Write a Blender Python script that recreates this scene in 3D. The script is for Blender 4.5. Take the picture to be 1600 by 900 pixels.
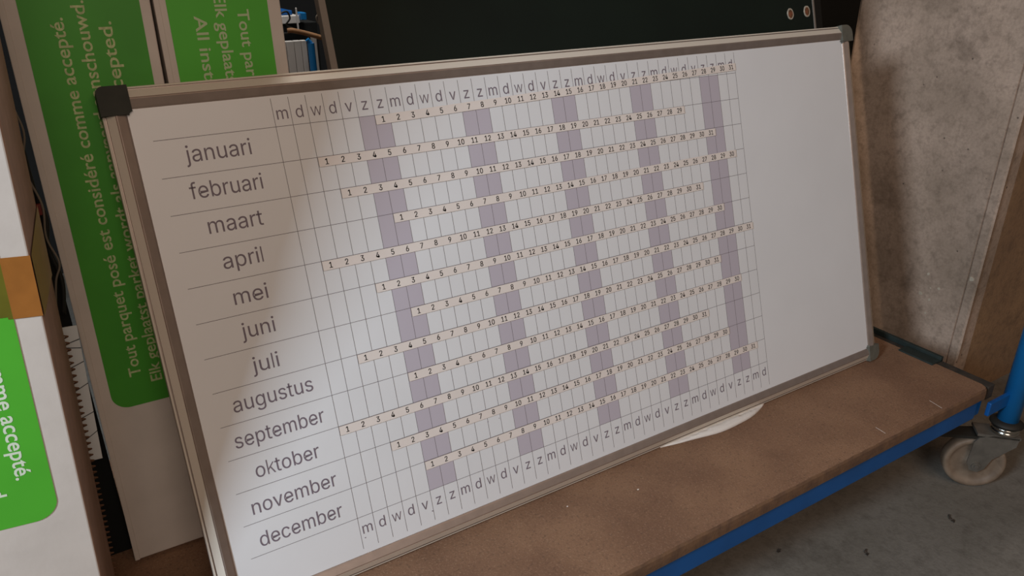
import bpy, bmesh, math, random
from mathutils import Vector, Matrix, noise
random.seed(7)
for o in list(bpy.data.objects): bpy.data.objects.remove(o)
SC = bpy.context.scene
COL = SC.collection
R = math.radians

# ------------------------------------------------------------------ camera
cam_d = bpy.data.cameras.new('camera'); cam = bpy.data.objects.new('camera', cam_d); COL.objects.link(cam)
cam_d.sensor_width = 36; cam_d.lens = 1188 / 1600 * 36; cam_d.clip_start = .01
RX = ((0.8507, 0.2188, -0.4780), (-0.5257, 0.3470, -0.7767), (-0.0041, 0.9120, 0.4102))
cam.matrix_world = Matrix.Translation((-0.2297, -0.7457, 0.7327)) @ Matrix(RX).to_4x4()
SC.camera = cam

# ------------------------------------------------------------------ light
SC.view_settings.view_transform = 'Standard'
SC.view_settings.look = 'None'
SC.view_settings.gamma = 1
SC.view_settings.use_curve_mapping = False
SC.view_settings.exposure = 0
w = bpy.data.worlds.new('room_light'); SC.world = w; w.use_nodes = True
w.node_tree.nodes['Background'].inputs[0].default_value = (1.0, .86, .74, 1)
w.node_tree.nodes['Background'].inputs[1].default_value = .055

def area(name, loc, target, size, power, col, shape='RECTANGLE', sy=None):
    d = bpy.data.lights.new(name, 'AREA'); d.shape = shape; d.size = size; d.size_y = sy or size
    d.energy = power; d.color = col
    o = bpy.data.objects.new(name, d); COL.objects.link(o)
    o.location = loc
    o.rotation_euler = (Vector(target) - Vector(loc)).to_track_quat('-Z', 'Y').to_euler()
    return o
area('window_light', (-1.78, -.77, 1.33), (.2, .1, .25), .38, 44, (.70, .85, 1.0))
area('ceiling_lamp_light', (1.0, -1.9, 2.3), (.7, 0, 0), .7, 5.5, (1.0, .62, .38))
area('clutter_fill_light', (.12, .43, 1.25), (.14, .52, .5), .2, 3.4, (.95, .93, .9))  # added fill that brightens the clutter between carton and chalkboard
area('rear_warm_lamp_light', (.40, .555, .95), (1.4, .36, .4), .10, 2.9, (1.0, .78, .58))
area('room_fill_light', (-.3, -2.4, 1.8), (.3, .1, .2), 1.3, 18, (1.0, .84, .72))

# ------------------------------------------------------------------ materials
def srgb(h):
    h = h.lstrip('#'); c = [int(h[i:i+2], 16) / 255 for i in (0, 2, 4)]
    return tuple(x / 12.92 if x <= .04045 else ((x + .055) / 1.055) ** 2.4 for x in c) + (1,)

def mat(name, col, rough=.6, metal=0, vary=0, scale=30, bump=0, bscale=200, col2=None, spec=None, detail=4):
    m = bpy.data.materials.new(name); m.use_nodes = True
    nt = m.node_tree; b = nt.nodes['Principled BSDF']
    b.inputs['Base Color'].default_value = srgb(col)
    b.inputs['Roughness'].default_value = rough; b.inputs['Metallic'].default_value = metal
    if spec is not None: b.inputs['Specular IOR Level'].default_value = spec
    tc = nt.nodes.new('ShaderNodeTexCoord')
    if vary or col2:
        n = nt.nodes.new('ShaderNodeTexNoise'); n.inputs['Scale'].default_value = scale; n.inputs['Detail'].default_value = detail
        r = nt.nodes.new('ShaderNodeValToRGB')
        c = srgb(col); c2 = srgb(col2) if col2 else tuple(min(1, x * (1 - vary)) for x in c[:3]) + (1,)
        r.color_ramp.elements[0].position = .35; r.color_ramp.elements[1].position = .65
        r.color_ramp.elements[0].color = c2; r.color_ramp.elements[1].color = c
        nt.links.new(tc.outputs['Object'], n.inputs['Vector']); nt.links.new(n.outputs['Fac'], r.inputs['Fac'])
        nt.links.new(r.outputs['Color'], b.inputs['Base Color'])
    if bump:
        n = nt.nodes.new('ShaderNodeTexNoise'); n.inputs['Scale'].default_value = bscale; n.inputs['Detail'].default_value = 6
        bp = nt.nodes.new('ShaderNodeBump'); bp.inputs['Strength'].default_value = bump; bp.inputs['Distance'].default_value = .002
        nt.links.new(tc.outputs['Object'], n.inputs['Vector']); nt.links.new(n.outputs['Fac'], bp.inputs['Height'])
        nt.links.new(bp.outputs['Normal'], b.inputs['Normal'])
    return m

def mix(nt, fac, a, b):
    x = nt.nodes.new('ShaderNodeMix'); x.data_type = 'RGBA'
    nt.links.new(fac, x.inputs[0])
    for s, v in ((6, a), (7, b)):
        if isinstance(v, tuple): x.inputs[s].default_value = v
        else: nt.links.new(v, x.inputs[s])
    return x.outputs[2]

def concrete(name, c1, c2, dirt, pores=True):
    m = mat(name, c1, .9, vary=.3, scale=5, col2=c2, detail=8)
    nt = m.node_tree; b = nt.nodes['Principled BSDF']
    tc = nt.nodes.new('ShaderNodeTexCoord')
    base = b.inputs['Base Color'].links[0].from_socket
    n2 = nt.nodes.new('ShaderNodeTexNoise'); n2.inputs['Scale'].default_value = 170; n2.inputs['Detail'].default_value = 5
    nt.links.new(tc.outputs['Object'], n2.inputs['Vector'])
    r2 = nt.nodes.new('ShaderNodeValToRGB'); r2.color_ramp.elements[0].position = .3; r2.color_ramp.elements[1].position = .75
    r2.color_ramp.elements[0].color = (.25, .25, .25, 1); r2.color_ramp.elements[1].color = (0, 0, 0, 1)
    nt.links.new(n2.outputs['Fac'], r2.inputs['Fac'])
    col = mix(nt, r2.outputs['Color'], base, srgb(dirt))
    n4 = nt.nodes.new('ShaderNodeTexNoise'); n4.inputs['Scale'].default_value = 9; n4.inputs['Detail'].default_value = 7; n4.inputs['Roughness'].default_value = .7
    nt.links.new(tc.outputs['Object'], n4.inputs['Vector'])
    r4 = nt.nodes.new('ShaderNodeValToRGB'); r4.color_ramp.elements[0].position = .56; r4.color_ramp.elements[1].position = .72
    r4.color_ramp.elements[0].color = (0, 0, 0, 1); r4.color_ramp.elements[1].color = (.62, .62, .62, 1)
    nt.links.new(n4.outputs['Fac'], r4.inputs['Fac'])
    col = mix(nt, r4.outputs['Color'], col, srgb(dirt))
    n5 = nt.nodes.new('ShaderNodeTexNoise'); n5.inputs['Scale'].default_value = 45; n5.inputs['Detail'].default_value = 8; n5.inputs['Roughness'].default_value = .75
    nt.links.new(tc.outputs['Object'], n5.inputs['Vector'])
    r5 = nt.nodes.new('ShaderNodeValToRGB'); r5.color_ramp.elements[0].position = .48; r5.color_ramp.elements[1].position = .70
    r5.color_ramp.elements[0].color = (0, 0, 0, 1); r5.color_ramp.elements[1].color = (.55, .55, .55, 1)
    nt.links.new(n5.outputs['Fac'], r5.inputs['Fac'])
    col = mix(nt, r5.outputs['Color'], col, srgb(dirt))
    bp = nt.nodes.new('ShaderNodeBump'); bp.inputs['Strength'].default_value = .5; bp.inputs['Distance'].default_value = .0015
    nt.links.new(n2.outputs['Fac'], bp.inputs['Height'])
    if pores:
        v = nt.nodes.new('ShaderNodeTexVoronoi'); v.inputs['Scale'].default_value = 42
        nt.links.new(tc.outputs['Object'], v.inputs['Vector'])
        r3 = nt.nodes.new('ShaderNodeValToRGB'); r3.color_ramp.elements[0].position = .07; r3.color_ramp.elements[1].position = .12
        r3.color_ramp.elements[0].color = (.8, .8, .8, 1); r3.color_ramp.elements[1].color = (0, 0, 0, 1)
        nt.links.new(v.outputs['Distance'], r3.inputs['Fac'])
        sep = nt.nodes.new('ShaderNodeSeparateColor'); nt.links.new(v.outputs['Color'], sep.inputs[0])
        gt = nt.nodes.new('ShaderNodeMath'); gt.operation = 'GREATER_THAN'; gt.inputs[1].default_value = .87
        nt.links.new(sep.outputs[0], gt.inputs[0])
        mu = nt.nodes.new('ShaderNodeMath'); mu.operation = 'MULTIPLY'
        nt.links.new(gt.outputs[0], mu.inputs[0]); nt.links.new(r3.outputs['Color'], mu.inputs[1])
        col = mix(nt, mu.outputs[0], col, srgb('#3a3026'))
        bp2 = nt.nodes.new('ShaderNodeBump'); bp2.invert = True; bp2.inputs['Strength'].default_value = .6; bp2.inputs['Distance'].default_value = .003
        nt.links.new(mu.outputs[0], bp2.inputs['Height']); nt.links.new(bp.outputs['Normal'], bp2.inputs['Normal'])
        nt.links.new(bp2.outputs['Normal'], b.inputs['Normal'])
    else:
        nt.links.new(bp.outputs['Normal'], b.inputs['Normal'])
    nt.links.new(col, b.inputs['Base Color'])
    return m

def scratched(name, c1, c2, c3, rough=.75):
    """brown fibre board: fine fleck, cloudy wear, thin scratches"""
    m = mat(name, c1, rough, col2=c2, scale=9, bump=.35, bscale=350, detail=9)
    nt = m.node_tree; b = nt.nodes['Principled BSDF']; base = b.inputs['Base Color'].links[0].from_socket
    tc = nt.nodes.new('ShaderNodeTexCoord')
    n = nt.nodes.new('ShaderNodeTexNoise'); n.inputs['Scale'].default_value = 260; n.inputs['Detail'].default_value = 3
    nt.links.new(tc.outputs['Object'], n.inputs['Vector'])
    r = nt.nodes.new('ShaderNodeValToRGB'); r.color_ramp.elements[0].position = .55; r.color_ramp.elements[1].position = .75
    r.color_ramp.elements[0].color = (0, 0, 0, 1); r.color_ramp.elements[1].color = (.7, .7, .7, 1)
    nt.links.new(n.outputs['Fac'], r.inputs['Fac'])
    col = mix(nt, r.outputs['Color'], base, srgb(c3))
    n = nt.nodes.new('ShaderNodeTexNoise'); n.inputs['Scale'].default_value = 420; n.inputs['Detail'].default_value = 2
    nt.links.new(tc.outputs['Object'], n.inputs['Vector'])
    r = nt.nodes.new('ShaderNodeValToRGB'); r.color_ramp.elements[0].position = .56; r.color_ramp.elements[1].position = .74
    r.color_ramp.elements[0].color = (0, 0, 0, 1); r.color_ramp.elements[1].color = (.35, .35, .35, 1)
    nt.links.new(n.outputs['Fac'], r.inputs['Fac'])
    col = mix(nt, r.outputs['Color'], col, srgb('#b9987c'))
    nt.links.new(col, b.inputs['Base Color'])
    return m

M = {}
M['enamel'] = mat('whiteboard_enamel', '#ebe9e8', .42, bump=.06, bscale=60, vary=.03, scale=8)
M['alu'] = mat('anodised_aluminium', '#a9978b', .42, .55, vary=.1, scale=60)
M['alu_lit'] = mat('lit_aluminium', '#d8ccbc', .5, .1)  # frame metal again, with the light on its outer faces put into the colour
M['cap_dark'] = mat('dark_corner_plastic', '#34342c', .8, vary=.2, scale=80)
M['cap_grey'] = mat('grey_corner_plastic', '#6a675c', .5, vary=.2, scale=80)
M['line'] = mat('printed_grid_line', '#6f6668', .6)
M['shade'] = mat('printed_weekend_shade', '#c6bcc4', .45)
M['print'] = mat('printed_letter_mauve', '#7b6e77', .6)
M['digit'] = mat('black_digit_ink', '#191514', .6)
M['strip'] = mat('cream_magnet_strip', '#f1e4da', .55, vary=.04, scale=40)
M['strip_edge'] = mat('strip_edge_brown', '#6b5748', .7)
M['green'] = mat('box_green_print_shaded', '#449a26', .5, vary=.12, scale=14)  # darker copy of the carton green, shade of the rear carton painted in
M['green_lit'] = mat('box_green_print_lit', '#53b52f', .5, vary=.08, scale=14)  # same green print, brighter colour for the cartons that light falls on
M['boxwhite'] = mat('white_carton', '#d3c7bc', .75, vary=.08, scale=18, bump=.1, bscale=90)
M['carton_brown'] = mat('brown_carton_side', '#a5836f', .85, vary=.15, scale=40, bump=.1)
M['flute'] = mat('corrugated_flute', '#6d4c35', .9)
M['boxtext'] = mat('pale_print_on_green', '#b9c99a', .6)
M['boxtext_speckled'] = mat('speckled_print_on_green', '#c3cc93', .7, vary=.3, scale=300)  # print tone with fine random speckle
M['tape'] = mat('brown_parcel_tape', '#a5692f', .28, vary=.15, scale=50)
M['tape_green'] = mat('brown_tape_over_green', '#6f6a22', .28, vary=.2, scale=30)
M['deck'] = scratched('hardboard_deck', '#8f6b50', '#7a5841', '#5c4433')
M['deck_edge'] = mat('deck_raw_edge', '#79593f', .95, col2='#654a37', scale=60, bump=.3, bscale=300)
M['blue'] = mat('blue_powder_coat', '#0d59a0', .42, vary=.2, scale=12)
M['blue_post'] = mat('blue_post_paint', '#1d7fc4', .38, vary=.12, scale=14)
M['rim'] = mat('dirty_steel_rim', '#40352b', .8, col2='#2a2620', scale=60)
M['tealsteel'] = mat('teal_steel_tab', '#252f2b', .7, vary=.3, scale=60)
M['zinc'] = mat('dull_zinc', '#8b8378', .5, .6, vary=.25, scale=50)
M['chrome'] = mat('polished_steel', '#d8d2c8', .18, 1)
M['darksteel'] = mat('dark_steel', '#2e2a24', .6, .3)
M['nylon'] = mat('cream_nylon_wheel', '#8d7864', .6, col2='#75614f', scale=40)
M['tyre'] = mat('worn_wheel_tread', '#95806e', .7, vary=.2, scale=60)
M['chalk'] = mat('chalkboard_green', '#101b13', .7, col2='#0c150f', scale=6, spec=.25)
M['chalkframe'] = mat('chalkboard_frame_grey', '#7d7267', .6, .1)
M['sticker'] = mat('orange_brown_sticker', '#8a4e33', .6, col2='#4f3a20', scale=160)
M['stickrim'] = mat('pale_sticker_rim', '#b9ab98', .6, vary=.3, scale=200)
M['black'] = mat('black_panel', '#0d0f0c', .85, vary=.2, scale=20)
M['cloth'] = mat('white_foam_cloth', '#e8ddd2', .9, bump=.3, bscale=160)
M['paper'] = mat('white_paper', '#dfe2e2', .8)
M['ink'] = mat('grey_ink_line', '#55585a', .8)
M['whitepanel'] = mat('white_painted_panel', '#d6d0ca', .6, vary=.05, scale=20)
M['wood'] = mat('pale_wood_stick', '#a27750', .8, col2='#7c573a', scale=50)
M['cable_w'] = mat('off_white_cable', '#75695c', .6)
M['cable_k'] = mat('black_cable', '#15130f', .6)
M['red'] = mat('red_plastic', '#7a2a22', .6)
M['pier'] = concrete('pier_concrete', '#cfb29d', '#a8907c', '#6a5848')
M['wallbrown'] = concrete('right_wall_concrete', '#a8835f', '#917052', '#5d4836', pores=False)
M['floor'] = concrete('floor_concrete', '#8a8379', '#7b7469', '#564e44', pores=False)
M['backwall'] = mat('back_wall_shaded', '#1b1916', .95, vary=.2, scale=5)  # deep shade at the back of the room put into this dark colour

# ------------------------------------------------------------------ helpers
def new_obj(name, bm_or_me, mats, parent=None, smooth=False, loc=None, rot=None):
    if isinstance(bm_or_me, bmesh.types.BMesh):
        me = bpy.data.meshes.new(name); bm_or_me.normal_update(); bm_or_me.to_mesh(me); bm_or_me.free()
    else: me = bm_or_me
    if not isinstance(mats, (list, tuple)): mats = [mats]
    for m in mats: me.materials.append(m)
    if smooth:
        for p in me.polygons: p.use_smooth = True
    o = bpy.data.objects.new(name, me); COL.objects.link(o)
    if parent: o.parent = parent
    if loc: o.location = loc
    if rot: o.rotation_euler = rot
    return o

def empty(name, loc=(0, 0, 0), rot=(0, 0, 0)):
    o = bpy.data.objects.new(name, None); COL.objects.link(o); o.location = loc; o.rotation_euler = rot
    o.empty_display_size = .05
    return o

def tag(o, label=None, cat=None, group=None, kind=None):
    if label: o['label'] = label
    if cat: o['category'] = cat
    if group: o['group'] = group
    if kind: o['kind'] = kind
    return o

def box(bm, x0, x1, y0, y1, z0, z1, bevel=0, seg=2, mi=0):
    v = [bm.verts.new(p) for p in ((x0,y0,z0),(x1,y0,z0),(x1,y1,z0),(x0,y1,z0),(x0,y0,z1),(x1,y0,z1),(x1,y1,z1),(x0,y1,z1))]
    fs = [bm.faces.new([v[i] for i in q]) for q in ((0,3,2,1),(4,5,6,7),(0,1,5,4),(1,2,6,5),(2,3,7,6),(3,0,4,7))]
    for f in fs: f.material_index = mi
    if bevel:
        es = list({e for f in fs for e in f.edges})
        bmesh.ops.bevel(bm, geom=es, offset=bevel, segments=seg, affect='EDGES', profile=.5)
    return bm

def cyl(bm, p0, p1, r0, r1=None, seg=24, cap=True):
    p0, p1 = Vector(p0), Vector(p1); r1 = r0 if r1 is None else r1
    d = (p1 - p0).normalized(); a = d.orthogonal().normalized(); b = d.cross(a)
    A = []; Bv = []
    for i in range(seg):
        t = 2 * math.pi * i / seg; u = a * math.cos(t) + b * math.sin(t)
        A.append(bm.verts.new(p0 + u * r0)); Bv.append(bm.verts.new(p1 + u * r1))
    for i in range(seg):
        j = (i + 1) % seg; bm.faces.new((A[i], A[j], Bv[j], Bv[i]))
    if cap: bm.faces.new(A[::-1]); bm.faces.new(Bv)

def lathe(bm, prof, axis='Z', seg=40, c=(0, 0, 0)):
    """prof: list of (radius, height)"""
    rings = []
    for r, h in prof:
        ring = []
        for i in range(seg):
            t = 2 * math.pi * i / seg; x, y = r * math.cos(t), r * math.sin(t)
            p = (x, y, h) if axis == 'Z' else (x, h, y)
            ring.append(bm.verts.new(Vector(p) + Vector(c)))
        rings.append(ring)
    for a, b in zip(rings, rings[1:]):
        for i in range(seg):
            j = (i + 1) % seg; bm.faces.new((a[i], a[j], b[j], b[i]))
    bm.faces.new(rings[0][::-1]); bm.faces.new(rings[-1])
    bmesh.ops.recalc_face_normals(bm, faces=bm.faces)

def tube(bm, pts, r, seg=10):
    pts = [Vector(p) for p in pts]; rings = []; a = None
    for i, p in enumerate(pts):
        d = (pts[min(i + 1, len(pts) - 1)] - pts[max(i - 1, 0)]).normalized()
        a = d.orthogonal().normalized() if a is None else (a - d * a.dot(d)).normalized()
        b = d.cross(a)
        rings.append([bm.verts.new(p + (a * math.cos(2 * math.pi * k / seg) + b * math.sin(2 * math.pi * k / seg)) * r) for k in range(seg)])
    for A, Bv in zip(rings, rings[1:]):
        for k in range(seg):
            j = (k + 1) % seg; bm.faces.new((A[k], A[j], Bv[j], Bv[k]))
    bm.faces.new(rings[0][::-1]); bm.faces.new(rings[-1])

def catmull(pts, n=8):
    P = [Vector(p) for p in pts]; P = [P[0] * 2 - P[1]] + P + [P[-1] * 2 - P[-2]]; out = []
    for i in range(1, len(P) - 2):
        for k in range(n):
            t = k / n; a, b, c, d = P[i-1:i+3]
            out.append(.5 * ((2*b) + (c-a)*t + (2*a-5*b+4*c-d)*t*t + (3*b-a-3*c+d)*t**3))
    out.append(P[-2]); return out

def prism(bm, poly, h0, h1, f=lambda x, y, h: (x, y, h), mi=0):
    a = [bm.verts.new(f(x, y, h0)) for x, y in poly]; b = [bm.verts.new(f(x, y, h1)) for x, y in poly]
    fs = [bm.faces.new(a[::-1]), bm.faces.new(b)]
    n = len(poly)
    for i in range(n): fs.append(bm.faces.new((a[i], a[(i+1) % n], b[(i+1) % n], b[i])))
    for q in fs: q.material_index = mi
    bmesh.ops.recalc_face_normals(bm, faces=fs)
    return fs

def rrect(x0, x1, y0, y1, r, n=6, corners=(1, 1, 1, 1)):
    out = []
    for k, (cx, cy, a0) in enumerate(((x1 - r, y1 - r, 0), (x0 + r, y1 - r, 90), (x0 + r, y0 + r, 180), (x1 - r, y0 + r, 270))):
        if corners[k]:
            for i in range(n + 1):
                t = R(a0 + 90 * i / n); out.append((cx + r * math.cos(t), cy + r * math.sin(t)))
        else:
            out.append(((x1, y1), (x0, y1), (x0, y0), (x1, y0))[k])
    return out

_T = {}
def glyphs(s, bold=0.0, spacing=1.0):
    """triangulated outline of a string at size 1, x from 0, baseline 0"""
    key = (s, bold, spacing)
    if key in _T: return _T[key]
    c = bpy.data.curves.new('t', 'FONT'); c.body = s; c.size = 1; c.offset = bold; c.resolution_u = 3; c.space_character = spacing
    c.fill_mode = 'FRONT'
    o = bpy.data.objects.new('t', c); COL.objects.link(o)
    dg = bpy.context.evaluated_depsgraph_get(); me = o.evaluated_get(dg).to_mesh()
    vs = [(v.co.x, v.co.y) for v in me.vertices]; fs = [tuple(p.vertices) for p in me.polygons]
    bpy.data.objects.remove(o); bpy.data.curves.remove(c)
    x0 = min(v[0] for v in vs); x1 = max(v[0] for v in vs)
    _T[key] = ([(a - x0, b) for a, b in vs], fs, x1 - x0)
    return _T[key]
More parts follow.
